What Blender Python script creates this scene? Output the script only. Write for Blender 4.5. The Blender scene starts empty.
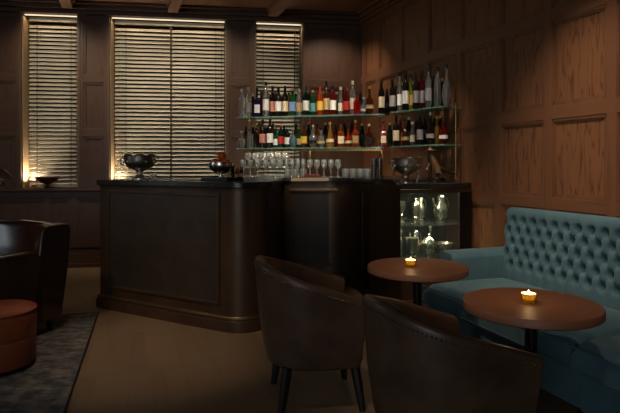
import bpy, bmesh, math, random
from mathutils import Vector, Matrix
random.seed(7)
S = bpy.context.scene
C = S.collection
PI = math.pi
F, HX, HY, EYE = 530.0, 310.0, 165.0, 1.26      # focal length in px, principal column, horizon row, eye height

# ------------------------------------------------------------------ view
cd = bpy.data.cameras.new('camera'); cam = bpy.data.objects.new('camera', cd); C.objects.link(cam)
cam.location = (0, 0, EYE); cam.rotation_euler = (PI/2, 0, 0)
cd.sensor_width = 36; cd.lens = 36*F/620; cd.shift_y = -(206.5-HY)/620; cd.clip_start = .05
S.camera = cam
vs = S.view_settings
vs.view_transform = 'Standard'; vs.look = 'None'; vs.gamma = 1; vs.use_curve_mapping = False; vs.exposure = .1
S.cycles.use_denoising = True
S.cycles.max_bounces = 10; S.cycles.transparent_max_bounces = 16; S.cycles.transmission_bounces = 10
S.cycles.sample_clamp_indirect = 4; S.cycles.caustics_reflective = False; S.cycles.caustics_refractive = False
w = bpy.data.worlds.new('night'); S.world = w; w.use_nodes = True
w.node_tree.nodes['Background'].inputs[0].default_value = (.35, .42, .6, 1)
w.node_tree.nodes['Background'].inputs[1].default_value = .004

# ------------------------------------------------------------------ materials
def lin(c):
    return tuple(((v/255)/12.92 if v/255 <= .04045 else ((v/255+.055)/1.055)**2.4) for v in c)
_m = {}
def mat(name, col, rough=.5, metal=0, trans=0, ior=1.45, emit=0, sheen=0, coat=0, alpha=1, spec=.5, bump=0, bscale=40):
    if name in _m: return _m[name]
    m = bpy.data.materials.new(name); m.use_nodes = True; _m[name] = m
    nt = m.node_tree; b = nt.nodes['Principled BSDF']
    c = lin(col) + (1,)
    b.inputs['Base Color'].default_value = c
    b.inputs['Roughness'].default_value = rough; b.inputs['Metallic'].default_value = metal
    b.inputs['Transmission Weight'].default_value = trans; b.inputs['IOR'].default_value = ior
    b.inputs['Sheen Weight'].default_value = sheen; b.inputs['Coat Weight'].default_value = coat
    b.inputs['Coat Roughness'].default_value = .15
    b.inputs['Alpha'].default_value = alpha; b.inputs['Specular IOR Level'].default_value = spec
    if emit:
        b.inputs['Emission Color'].default_value = c; b.inputs['Emission Strength'].default_value = emit
    # every surface keeps a faint procedural variation of its roughness and height
    tc = nt.nodes.new('ShaderNodeTexCoord'); n = nt.nodes.new('ShaderNodeTexNoise')
    n.inputs['Scale'].default_value = bscale; n.inputs['Detail'].default_value = 4
    nt.links.new(tc.outputs['Object'], n.inputs['Vector'])
    mr = nt.nodes.new('ShaderNodeMapRange'); mr.inputs[3].default_value = max(0, rough-.05); mr.inputs[4].default_value = min(1, rough+.05)
    nt.links.new(n.outputs['Fac'], mr.inputs[0]); nt.links.new(mr.outputs[0], b.inputs['Roughness'])
    if bump:
        bp = nt.nodes.new('ShaderNodeBump'); bp.inputs['Strength'].default_value = bump; bp.inputs['Distance'].default_value = .003
        nt.links.new(n.outputs['Fac'], bp.inputs['Height']); nt.links.new(bp.outputs[0], b.inputs['Normal'])
    return m

def thin(name, col, refl=.12, rough=.03, edge=.55, body=0, bcol=(.9, .9, .87)):
    """clear sheet or blown glass: lets light through and reflects more at grazing angles"""
    m = bpy.data.materials.new(name); m.use_nodes = True; nt = m.node_tree; L = nt.links.new
    nt.nodes.remove(nt.nodes['Principled BSDF'])
    t = nt.nodes.new('ShaderNodeBsdfTransparent'); t.inputs[0].default_value = tuple(v for v in lin(col))+(1,)
    g = nt.nodes.new('ShaderNodeBsdfGlossy'); g.inputs['Roughness'].default_value = rough; g.inputs['Color'].default_value = (1, 1, 1, 1)
    lw = nt.nodes.new('ShaderNodeLayerWeight'); lw.inputs[0].default_value = .5
    pw = nt.nodes.new('ShaderNodeMath'); pw.operation = 'POWER'; pw.inputs[1].default_value = 2.5; L(lw.outputs['Facing'], pw.inputs[0])
    mr = nt.nodes.new('ShaderNodeMapRange'); mr.inputs[3].default_value = refl; mr.inputs[4].default_value = edge; L(pw.outputs[0], mr.inputs[0])
    tc = nt.nodes.new('ShaderNodeTexCoord'); n = nt.nodes.new('ShaderNodeTexNoise'); n.inputs['Scale'].default_value = 30; L(tc.outputs['Object'], n.inputs['Vector'])
    r2 = nt.nodes.new('ShaderNodeMapRange'); r2.inputs[3].default_value = rough; r2.inputs[4].default_value = rough+.05; L(n.outputs['Fac'], r2.inputs[0]); L(r2.outputs[0], g.inputs['Roughness'])
    mx = nt.nodes.new('ShaderNodeMixShader'); L(mr.outputs[0], mx.inputs[0]); L(t.outputs[0], mx.inputs[1]); L(g.outputs[0], mx.inputs[2])
    if body:
        df = nt.nodes.new('ShaderNodeBsdfDiffuse'); df.inputs[0].default_value = tuple(bcol)+(1,)
        m2 = nt.nodes.new('ShaderNodeMixShader'); m2.inputs[0].default_value = body; L(mx.outputs[0], m2.inputs[1]); L(df.outputs[0], m2.inputs[2]); mx = m2
    L(mx.outputs[0], nt.nodes['Material Output'].inputs[0]); return m

def mottled(name, c1, c2, scale, rough, metal=0, spec=.5, coat=0, sheen=0, bump=.15, stretch=(1, 1, 1), contrast=(.35, .65)):
    m = mat(name, c1, rough, metal, spec=spec, coat=coat, sheen=sheen)
    nt = m.node_tree; b = nt.nodes['Principled BSDF']
    tc = nt.nodes.new('ShaderNodeTexCoord'); mp = nt.nodes.new('ShaderNodeMapping'); mp.inputs['Scale'].default_value = stretch
    n = nt.nodes.new('ShaderNodeTexNoise'); n.inputs['Scale'].default_value = scale; n.inputs['Detail'].default_value = 8; n.inputs['Roughness'].default_value = .65
    r = nt.nodes.new('ShaderNodeValToRGB')
    r.color_ramp.elements[0].position = contrast[0]; r.color_ramp.elements[1].position = contrast[1]
    r.color_ramp.elements[0].color = lin(c1)+(1,); r.color_ramp.elements[1].color = lin(c2)+(1,)
    L = nt.links.new
    L(tc.outputs['Object'], mp.inputs[0]); L(mp.outputs[0], n.inputs['Vector']); L(n.outputs['Fac'], r.inputs[0]); L(r.outputs[0], b.inputs['Base Color'])
    if bump:
        bp = nt.nodes.new('ShaderNodeBump'); bp.inputs['Strength'].default_value = bump; bp.inputs['Distance'].default_value = .004
        L(n.outputs['Fac'], bp.inputs['Height']); L(bp.outputs[0], b.inputs['Normal'])
    return m

def wood(name, dark, light, axis='z', rough=.45, rings=9, freq=7, spec=.4, planks=False, fibre=.35):
    m = bpy.data.materials.new(name); m.use_nodes = True; nt = m.node_tree; L = nt.links.new
    b = nt.nodes['Principled BSDF']; b.inputs['Roughness'].default_value = rough; b.inputs['Specular IOR Level'].default_value = spec
    tc = nt.nodes.new('ShaderNodeTexCoord'); oi = nt.nodes.new('ShaderNodeObjectInfo')
    add = nt.nodes.new('ShaderNodeVectorMath'); add.operation = 'MULTIPLY_ADD'
    L(oi.outputs['Random'], add.inputs[0]); add.inputs[1].default_value = (17, 5, 11); L(tc.outputs['Object'], add.inputs[2])
    src = add.outputs[0]
    if planks:
        rot = nt.nodes.new('ShaderNodeMapping'); rot.inputs['Rotation'].default_value = (0, 0, math.radians(-110.2))
        L(tc.outputs['Object'], rot.inputs[0]); src = rot.outputs[0]
    mp = nt.nodes.new('ShaderNodeMapping')
    k = {'z': (1, 1, .09), 'x': (.09, 1, 1), 'y': (1, .09, 1)}[axis]
    mp.inputs['Scale'].default_value = tuple(freq*v for v in k); L(src, mp.inputs[0])
    vec = mp.outputs[0]
    if planks:   # each board shifts the figure
        br = nt.nodes.new('ShaderNodeTexBrick'); br.offset = .37; br.inputs['Scale'].default_value = 1
        br.inputs['Color1'].default_value = (0, 0, 0, 1); br.inputs['Color2'].default_value = (1, 1, 1, 1); br.inputs['Mortar'].default_value = (.5, .5, .5, 1)
        br.inputs['Mortar Size'].default_value = .002; br.inputs['Brick Width'].default_value = 2.1; br.inputs['Row Height'].default_value = .2
        L(src, br.inputs['Vector'])
        a2 = nt.nodes.new('ShaderNodeVectorMath'); a2.operation = 'MULTIPLY_ADD'; L(br.outputs['Color'], a2.inputs[0]); a2.inputs[1].default_value = (9, 5, 3); L(vec, a2.inputs[2]); vec = a2.outputs[0]
    n = nt.nodes.new('ShaderNodeTexNoise'); n.inputs['Scale'].default_value = 1; n.inputs['Detail'].default_value = 2.5; n.inputs['Roughness'].default_value = .45
    L(vec, n.inputs['Vector'])
    mu = nt.nodes.new('ShaderNodeMath'); mu.operation = 'MULTIPLY'; mu.inputs[1].default_value = rings; L(n.outputs['Fac'], mu.inputs[0])
    pp = nt.nodes.new('ShaderNodeMath'); pp.operation = 'PINGPONG'; pp.inputs[1].default_value = .5; L(mu.outputs[0], pp.inputs[0])
    fm = nt.nodes.new('ShaderNodeMapping'); fk = {'z': (130, 130, 3), 'x': (3, 130, 130), 'y': (130, 3, 130)}[axis]
    fm.inputs['Scale'].default_value = fk; L(src, fm.inputs[0])
    fn = nt.nodes.new('ShaderNodeTexNoise'); fn.inputs['Scale'].default_value = 1; fn.inputs['Detail'].default_value = 3; L(fm.outputs[0], fn.inputs['Vector'])
    mix = nt.nodes.new('ShaderNodeMath'); mix.operation = 'MULTIPLY_ADD'; L(fn.outputs['Fac'], mix.inputs[0]); mix.inputs[1].default_value = fibre
    sc = nt.nodes.new('ShaderNodeMath'); sc.operation = 'MULTIPLY'; sc.inputs[1].default_value = 1.6; L(pp.outputs[0], sc.inputs[0]); L(sc.outputs[0], mix.inputs[2])
    rp = nt.nodes.new('ShaderNodeValToRGB'); rp.color_ramp.elements[0].position = .06; rp.color_ramp.elements[1].position = .42
    rp.color_ramp.elements[0].color = lin(dark)+(1,); rp.color_ramp.elements[1].color = lin(light)+(1,)
    L(mix.outputs[0], rp.inputs[0])
    out = rp.outputs[0]
    if planks:
        tn = nt.nodes.new('ShaderNodeMapRange'); tn.inputs[3].default_value = .9; tn.inputs[4].default_value = 1.08; L(br.outputs['Color'], tn.inputs[0])
        jm = nt.nodes.new('ShaderNodeMath'); jm.operation = 'MULTIPLY_ADD'; L(br.outputs['Fac'], jm.inputs[0]); jm.inputs[1].default_value = -.18; L(tn.outputs[0], jm.inputs[2])
        vm = nt.nodes.new('ShaderNodeVectorMath'); vm.operation = 'SCALE'; L(out, vm.inputs[0]); L(jm.outputs[0], vm.inputs['Scale']); out = vm.outputs[0]
    L(out, b.inputs['Base Color'])
    bp = nt.nodes.new('ShaderNodeBump'); bp.inputs['Strength'].default_value = .25; bp.inputs['Distance'].default_value = .002
    L(mix.outputs[0], bp.inputs['Height']); L(bp.outputs[0], b.inputs['Normal'])
    return m

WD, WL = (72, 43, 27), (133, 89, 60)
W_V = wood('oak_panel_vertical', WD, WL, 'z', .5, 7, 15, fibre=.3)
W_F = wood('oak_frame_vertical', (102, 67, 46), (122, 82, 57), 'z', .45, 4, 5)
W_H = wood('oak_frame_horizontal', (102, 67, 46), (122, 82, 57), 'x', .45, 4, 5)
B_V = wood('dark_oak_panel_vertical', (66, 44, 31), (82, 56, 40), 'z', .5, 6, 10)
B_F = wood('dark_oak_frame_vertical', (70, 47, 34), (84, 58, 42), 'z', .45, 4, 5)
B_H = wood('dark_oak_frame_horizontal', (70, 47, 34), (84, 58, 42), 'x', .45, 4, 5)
CEIL = wood('ceiling_boards', (118, 86, 62), (136, 98, 72), 'y', .6, 5, 3)
FLOOR = wood('oak_floor_boards', (108, 86, 66), (126, 102, 78), 'x', .45, 5, 2.5, planks=True, fibre=.5)
TABLE = wood('cherry_table_top', (116, 73, 50), (130, 83, 58), 'x', .5, 5, 4, spec=.5)
BAR = mottled('patinated_bar_metal', (66, 48, 36), (86, 64, 46), 3, .36, .35, stretch=(1, 1, .35), bump=.05)
BARP = mottled('dark_bar_panel', (56, 48, 41), (74, 61, 50), 4, .42, .3, bump=.06)
BARTOP = mottled('dark_stone_counter', (34, 34, 33), (54, 53, 50), 12, .22, 0, bump=.02)
EDGE = mat('aged_brass_edge', (128, 104, 76), .42, .9)
BRASS = mat('brass', (190, 150, 90), .28, 1)
SLAT = mottled('painted_blind_slat', (170, 163, 144), (186, 179, 160), 8, .45, bump=0)
TAPE = mat('blind_tape', (64, 56, 44), .9)
PANE = thin('window_glass', (235, 240, 240), .0, edge=.2)
LED = mat('led_strip_glow', (255, 236, 200), .5, emit=1.0)
LEATH = mottled('brown_chair_leather', (72, 54, 42), (90, 69, 54), 9, .38, bump=.12)
LEATHD = mottled('dark_club_leather', (34, 20, 15), (46, 27, 20), 6, .18, coat=.6, bump=.06)
TAN = mottled('tan_ottoman_leather', (112, 56, 34), (130, 68, 42), 6, .35, bump=.08)
VELVET = mottled('teal_velvet', (62, 95, 105), (74, 107, 117), 5, .85, sheen=.15, bump=.05)
PIPE = mottled('teal_piping', (58, 86, 95), (68, 97, 106), 8, .85, sheen=.1)
BLACK = mat('black_lacquer', (18, 15, 14), .35)
EBON = mat('ebonised_wood', (26, 18, 14), .4)
STUD = mat('antique_nail', (190, 160, 120), .3, 1)
SILVER = mat('silver', (225, 216, 200), .26, 1)
DSILV = mottled('chased_silver', (190, 180, 165), (232, 224, 210), 60, .3, 1, bump=.35)
GLASS = thin('clear_glass', (240, 243, 241), .22, .04, .95, body=.11)
SHELF = thin('green_edged_shelf_glass', (205, 236, 222), .12, .05, .6, body=.28, bcol=(.42, .68, .55))
RUG = mottled('grey_mottled_rug', (60, 61, 62), (124, 114, 106), 6, .95, bump=.5, stretch=(1.6, 2.4, 1), contrast=(.42, .66))
BRONZE = mottled('dark_bronze', (60, 44, 32), (104, 78, 56), 20, .4, .6)

CASE = wood('casing_wood', (80, 60, 44), (94, 72, 53), 'z', .4, 4, 5)
LINING = mottled('jamb_lining_paint', (140, 116, 86), (152, 127, 95), 6, .5, bump=0)
# ------------------------------------------------------------------ mesh helpers
class MB:
    def __init__(s): s.bm = bmesh.new()
    def box(s, x0, x1, y0, y1, z0, z1, M=None):
        vs = [s.bm.verts.new((x, y, z)) for z in (z0, z1) for x, y in ((x0, y0), (x1, y0), (x1, y1), (x0, y1))]
        for f in ((3, 2, 1, 0), (4, 5, 6, 7), (0, 1, 5, 4), (1, 2, 6, 5), (2, 3, 7, 6), (3, 0, 4, 7)): s.bm.faces.new([vs[i] for i in f])
        if M is not None:
            for v in vs: v.co = M @ v.co
        return s
    def prism(s, poly, z0, z1):
        a = [s.bm.verts.new((p[0], p[1], z0)) for p in poly]; b = [s.bm.verts.new((p[0], p[1], z1)) for p in poly]
        n = len(poly)
        for i in range(n): s.bm.faces.new((a[i], a[(i+1) % n], b[(i+1) % n], b[i]))
        s.bm.faces.new(a[::-1]); s.bm.faces.new(b)
        bmesh.ops.recalc_face_normals(s.bm, faces=s.bm.faces)
        return s
    def lathe(s, prof, seg=20, c=(0, 0, 0), M=None, sx=1, sy=1, ph=0):
        rings = []
        for r, z in prof:
            if r <= 1e-6: rings.append([s.bm.verts.new((c[0], c[1], c[2]+z))])
            else: rings.append([s.bm.verts.new((c[0]+r*sx*math.cos(2*PI*i/seg+ph), c[1]+r*sy*math.sin(2*PI*i/seg+ph), c[2]+z)) for i in range(seg)])
        for a, b in zip(rings, rings[1:]):
            if len(a) == 1 and len(b) == 1: continue
            for i in range(seg):
                j = (i+1) % seg
                if len(a) == 1: s.bm.faces.new((a[0], b[j], b[i]))
                elif len(b) == 1: s.bm.faces.new((a[i], a[j], b[0]))
                else: s.bm.faces.new((a[i], a[j], b[j], b[i]))
        if M is not None:
            for R in rings:
                for v in R: v.co = M @ v.co
        return s
    def tube(s, pts, rad, seg=8):
        pts = [Vector(p) for p in pts]
        if not isinstance(rad, (list, tuple)): rad = [rad]*len(pts)
        rings = []; up = Vector((0, 0, 1))
        for i, p in enumerate(pts):
            t = (pts[min(i+1, len(pts)-1)]-pts[max(i-1, 0)]).normalized()
            a = t.cross(up)
            if a.length < .05: a = t.cross(Vector((1, 0, 0)))
            a.normalize(); b = a.cross(t)
            rings.append([s.bm.verts.new(p+rad[i]*(math.cos(2*PI*k/seg)*a+math.sin(2*PI*k/seg)*b)) for k in range(seg)])
        for A, B in zip(rings, rings[1:]):
            for k in range(seg): s.bm.faces.new((A[k], A[(k+1) % seg], B[(k+1) % seg], B[k]))
        s.bm.faces.new(rings[0][::-1]); s.bm.faces.new(rings[-1])
        return s
    def grid(s, fn, nu, nv, closed=False):
        V = [[s.bm.verts.new(fn(i, j)) for j in range(nv)] for i in range(nu)]
        for i in range(nu-1):
            for j in range(nv-1 if not closed else nv):
                k = (j+1) % nv
                s.bm.faces.new((V[i][j], V[i+1][j], V[i+1][k], V[i][k]))
        return V
    def obj(s, name, m, parent=None, loc=(0, 0, 0), rz=0, smooth=True, bevel=0, bseg=2, sub=0):
        bmesh.ops.recalc_face_normals(s.bm, faces=s.bm.faces)
        me = bpy.data.meshes.new(name); s.bm.to_mesh(me); s.bm.free()
        o = bpy.data.objects.new(name, me); C.objects.link(o)
        me.materials.append(m)
        if smooth:
            for p in me.polygons: p.use_smooth = True
            me.set_sharp_from_angle(angle=math.radians(40))
        o.location = loc; o.rotation_euler = (0, 0, rz)
        if parent: o.parent = parent
        if bevel:
            b = o.modifiers.new('bevel', 'BEVEL'); b.width = bevel; b.segments = bseg; b.limit_method = 'ANGLE'; b.harden_normals = False
        if sub:
            b = o.modifiers.new('sub', 'SUBSURF'); b.levels = sub; b.render_levels = sub
        return o

def tag(o, label, cat, group=None):
    o['label'] = label; o['category'] = cat
    if group: o['group'] = group
    return o
def thing(name, label, cat, loc=(0, 0, 0), rz=0, group=None):
    o = bpy.data.objects.new(name, None); C.objects.link(o); o.empty_display_size = .1
    o.location = loc; o.rotation_euler = (0, 0, rz)
    return tag(o, label, cat, group)
def struct(o): o['kind'] = 'structure'; return o
def copy_tree(o, parent=None):
    c = o.copy(); C.objects.link(c)
    if parent: c.parent = parent
    for ch in list(o.children): copy_tree(ch, c)
    return c
def ordn(i):
    return ['first', 'second', 'third', 'fourth', 'fifth', 'sixth', 'seventh', 'eighth', 'ninth', 'tenth', 'eleventh', 'twelfth', 'thirteenth', 'fourteenth', 'fifteenth', 'sixteenth', 'seventeenth', 'eighteenth', 'nineteenth', 'twentieth',
            'twenty-first', 'twenty-second', 'twenty-third', 'twenty-fourth', 'twenty-fifth'][i]
def lamp(kind, loc, power, col=(1, .78, .55), aim=None, size=.1, angle=60, blend=.6, sx=None, sy=None):
    l = bpy.data.lights.new('lamp', kind); l.energy = power; l.color = col
    if kind == 'SPOT': l.spot_size = math.radians(angle); l.spot_blend = blend; l.shadow_soft_size = size
    elif kind == 'AREA':
        l.shape = 'RECTANGLE'; l.size = sx; l.size_y = sy
    else: l.shadow_soft_size = size
    o = bpy.data.objects.new('lamp', l); C.objects.link(o); o.location = loc
    if aim is not None:
        o.rotation_euler = (Vector(aim)-Vector(loc)).to_track_quat('-Z', 'Y').to_euler()
    return o

def px(x, y, z):            # floor-plan point seen at a pixel, for a known height
    Y = (EYE-z)*F/(y-HY); return Vector(((x-HX)/F*Y, Y, z))
# the two walls in view
NX, NY = .9386, .345; WC = 3.084; RZR = math.radians(20.2)
def R(c, s, z=0): return Vector((c*NX-s*NY, c*NY+s*NX, z))      # c = distance towards the right wall, s = along it
TX, TY = .98975, .1429; RZB = math.radians(8.216)
def Bk(t, d, z=0): return Vector((t*TX-d*TY, 6.957+t*TY+d*TX, z))
CH = 3.25

# ------------------------------------------------------------------ room shell
BL, BR, FR, FL = Bk(-4.75, 0), Bk(.7, 0), R(WC, -5.39), Vector((-4.70, -4.0, 0))
room = [(BL.x, BL.y), (BR.x, BR.y), (FR.x, FR.y), (FL.x, FL.y)]
cx, cy = sum(p[0] for p in room)/4, sum(p[1] for p in room)/4
big = [(cx+(p[0]-cx)*1.12, cy+(p[1]-cy)*1.12) for p in room]
struct(MB().prism(big, -.12, 0).obj('floor', FLOOR, smooth=False))
struct(MB().prism(big, CH, CH+.15).obj('ceiling', CEIL, smooth=False))
rb = MB()
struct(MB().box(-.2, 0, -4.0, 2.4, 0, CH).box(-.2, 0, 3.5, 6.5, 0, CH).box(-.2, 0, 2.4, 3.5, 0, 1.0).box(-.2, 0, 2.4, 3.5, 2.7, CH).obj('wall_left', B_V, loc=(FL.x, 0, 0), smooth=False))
wf = MB()
for y in (2.4, 2.92, 3.44): wf.box(-.16, -.1, y, y+.06, 1.0, 2.7)
for z in (1.0, 2.64): wf.box(-.16, -.1, 2.4, 3.5, z, z+.06)
fill_win5 = struct(wf.obj('window_5', B_F, loc=(FL.x, 0, 0), smooth=False))  # added out-of-view window, made for cool side fill and the armchair highlight
MB().box(-.135, -.125, 2.46, 3.44, 1.06, 2.64).obj('pane', PANE, fill_win5, smooth=False)
lamp('AREA', (FL.x-.4, 2.95, 1.85), 13, (.90, .93, 1.0), aim=(0, 2.95, 1.2), sx=1.1, sy=1.7)
struct(MB().box(-4.9, 5.1, -.3, 0, 0, .7).box(-4.9, 5.1, -.3, 0, 2.9, CH).box(-4.9, -3.4, -.3, 0, .7, 2.9).box(-.6, 5.1, -.3, 0, .7, 2.9).obj('wall_front', B_V, loc=(0, -4.0, 0), smooth=False))
wf = MB(); 
for x in (-3.4, -2.0, -.66): wf.box(x, x+.06, -.2, -.14, .7, 2.9)
for z in (.7, 2.84): wf.box(-3.4, -.6, -.2, -.14, z, z+.06)
fill_win4 = struct(wf.obj('window_4', B_F, loc=(0, -4.0, 0), smooth=False))  # added window behind the camera, put in for cool fill light
MB().box(-3.34, -.66, -.175, -.165, .76, 2.84).obj('pane', PANE, fill_win4, smooth=False)
lamp('AREA', (-2.0, -4.45, 1.9), 90, (.90, .93, 1.0), aim=(-1.6, 0, 1.2), sx=2.7, sy=2.2)

# ---- back wall with three window openings
SILL, HEAD = .98, 3.11
WIN = [(-3.542, -2.894), (-2.516, -1.089), (-.719, -.0926)]
T0, T1 = -4.75, .72
wb = MB(); 
wb.box(T0, T1, 0, .5, 0, SILL); wb.box(T0, T1, 0, .5, HEAD, CH)
edges = [T0]+[e for a in WIN for e in a]+[T1]
for a, b in zip(edges[::2], edges[1::2]): wb.box(a, b, 0, .5, SILL, HEAD)
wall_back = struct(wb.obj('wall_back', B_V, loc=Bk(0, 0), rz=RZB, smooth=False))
def frame_wall(root, spans_v, spans_h, mv, mh, moulds, mm, th=.022):
    for (x, z0, z1, wd) in spans_v: MB().box(x-wd/2, x+wd/2, -th, 0, z0, z1).obj('stile', mv, root, smooth=False, bevel=.004)
    for (x0, x1, z, wd) in spans_h: MB().box(x0, x1, -th+.001, 0, z-wd/2, z+wd/2).obj('rail', mh, root, smooth=False, bevel=.004)
    for (x0, x1, z0, z1) in moulds:
        m = MB()
        for k, (o_, d_) in enumerate(((0, .016), (.014, .009))):
            wdt = .016
            a0, a1, b0, b1 = x0+o_, x1-o_, z0+o_, z1-o_
            m.box(a0, a1, -d_, 0, b0, b0+wdt).box(a0, a1, -d_, 0, b1-wdt, b1).box(a0, a0+wdt, -d_, 0, b0, b1).box(a1-wdt, a1, -d_, 0, b0, b1)
        m.obj('panel_moulding', mm, root, smooth=False)
# piers
V, Hh, Mo = [], [], []
zr = [(SILL+.045, .09), (1.66, .10), (2.33, .10), (3.08, .06)]
for a, b in zip(edges[::2], edges[1::2]):
    sw = .07
    xs = [a+sw/2, b-sw/2]
    if a == T0: xs = [a+sw/2, -4.15, b-sw/2]
    if b == T1: xs = [a+sw/2, b-.12]
    for x in xs: V.append((x, SILL, HEAD, sw if x != b-.12 else .2))
    for z, wd in zr: Hh.append((a, b, z, wd))
    for x0, x1 in zip(xs, xs[1:]):
        for (z0, w0), (z1, w1) in zip(zr, zr[1:]):
            Mo.append((x0+sw/2, x1-(sw/2 if x1 != b-.12 else .1), z0+w0/2, z1-w1/2))
# wainscot below the sill
ws = [-4.7, -3.95, -3.25, -2.94, -2.45, -1.75, -1.07, -.72, -.07, .62]
for x in ws: V.append((x, .24, .93, .08))
Hh += [(T0, T1, .29, .1), (T0, T1, .89, .08)]
for x0, x1 in zip(ws, ws[1:]): Mo.append((x0+.04, x1-.04, .34, .85))
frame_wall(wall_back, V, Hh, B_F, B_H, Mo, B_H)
bs = MB().box(T0, T1, -.03, 0, 0, .17).box(T0, T1, -.022, 0, .17, .21).box(T0, T1, -.045, 0, 0, .05)
struct(bs.obj('baseboard_back', B_H, loc=Bk(0, 0), rz=RZB, smooth=False, bevel=.004))
ls = MB()
for a, b in ((T0, T1),): ls.box(a, b, -.06, -.0005, .94, SILL)
struct(ls.obj('trim_1', B_H, loc=Bk(0, 0), rz=RZB, smooth=False, bevel=.006)); 
cor = MB().box(T0, T1, -.06, -.0005, 3.11, 3.165).box(T0, T1, -.10, -.0005, 3.165, 3.215).box(T0, T1, -.15, -.0005, 3.215, CH-.001)
struct(cor.obj('trim_2', B_H, loc=Bk(0, 0), rz=RZB, smooth=False, bevel=.008))

# ---- right wall (local x runs towards the camera, local y into the wall)
RZW = math.radians(-69.8)
wall_right = struct(MB().box(-6.55, 5.6, 0, .2, 0, CH).obj('wall_right', W_V, loc=R(WC, 0), rz=RZW, smooth=False))
V, Hh, Mo = [], [], []
sts = [6.30]+[5.90-.5525*k for k in range(20)]
zr = [(.26, .1), (.97, .09), (1.65, .1), (2.38, .1), (3.10, .08)]
for s_ in sts: V.append((-s_, .2, 3.13, .075))
for z, wd in zr: Hh.append((-6.4, 5.6, z, wd))
for s0, s1 in zip(sts, sts[1:]):
    for (z0, w0), (z1, w1) in zip(zr, zr[1:]): Mo.append((-s0+.0375, -s1-.0375, z0+w0/2, z1-w1/2))
frame_wall(wall_right, V, Hh, W_F, W_H, Mo, W_F)
struct(MB().box(-6.35, 5.6, -.03, 0, 0, .17).box(-6.35, 5.6, -.022, 0, .17, .21).obj('baseboard_right', W_H, loc=R(WC, 0), rz=RZW, smooth=False, bevel=.004))
struct(MB().box(-6.33, 5.6, -.06, -.0005, 3.13, 3.17).box(-6.28, 5.6, -.10, -.0005, 3.17, 3.215).box(-6.22, 5.6, -.15, -.0005, 3.215, CH-.001).obj('trim_3', W_H, loc=R(WC, 0), rz=RZW, smooth=False, bevel=.008))
# ceiling beams parallel to the right wall
for k in range(4):
    c = .67-1.21*(k-1)
    s1 = (6.957 - .1444*0 + 0)/NX
    # beam end at the back wall cornice
    s_end = None
    for i in range(4000):
        s_ = 8-i*.002; p = R(c, s_)
        if p.y < 6.957+.1444*p.x-.17: s_end = s_; break
    s0 = -1.2
    if c < -1.5: s0 = 1.4
    b = MB().box(-.06, .06, s0, s_end, 3.14, CH-.001).box(-.085, .085, s0, s_end-.01, 3.215, CH-.002)
    struct(b.obj('trim_%d' % (4+k), CEIL, loc=R(c, 0), rz=RZR, smooth=False, bevel=.006))

# ---- windows and blinds
def blind(t0, t1, label, tapes, frac):
    root = thing('venetian_blind', label, 'window blind', Bk((t0+t1)/2, .17, SILL), RZB, 'venetian blinds of the back wall')
    wd = (t1-t0)-.05; h = HEAD-SILL
    MB().box(-wd/2, wd/2, -.028, .028, h-.055, h-.004).obj('headrail', SLAT, root, smooth=False, bevel=.003)
    m = MB(); n = 39; pitch = (h-.12)/n
    for k in range(n):
        z = .055+k*pitch
        m.box(-wd/2, wd/2, -.025, .025, -.0014, .0014, Matrix.Translation((0, 0, z)) @ Matrix.Rotation(math.radians(52), 4, 'X'))
    m.obj('slats', SLAT, root, smooth=False)
    MB().box(-wd/2, wd/2, -.025, .025, .004, .024).obj('bottom_rail', SLAT, root, smooth=False, bevel=.003)
    for tx, tw in tapes:
        MB().box(tx-tw/2, tx+tw/2, -.027, -.0255, .02, h-.05).obj('ladder_tape', TAPE, root, smooth=False)
    if frac:
        MB().tube([(frac, -.034, h-.06), (frac+.004, -.036, .5), (frac, -.034, .15)], .0025, 6).obj('pull_cord', TAPE, root)
        MB().lathe([(0, 0), (.008, .004), (.006, .03), (0, .034)], 8, (frac, -.034, .12)).obj('cord_weight', TAPE, root)
    return root
wl = ['beige venetian blind in the leftmost window behind the footed bowl', 'wide beige venetian blind in the middle window behind the silver bowl', 'beige venetian blind in the window behind the bottle shelves']
tp = [[(-.2, .006), (.2, .006)], [(-.55, .006), (.01, .022), (.58, .006)], [(-.2, .006), (.22, .012)]]
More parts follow.
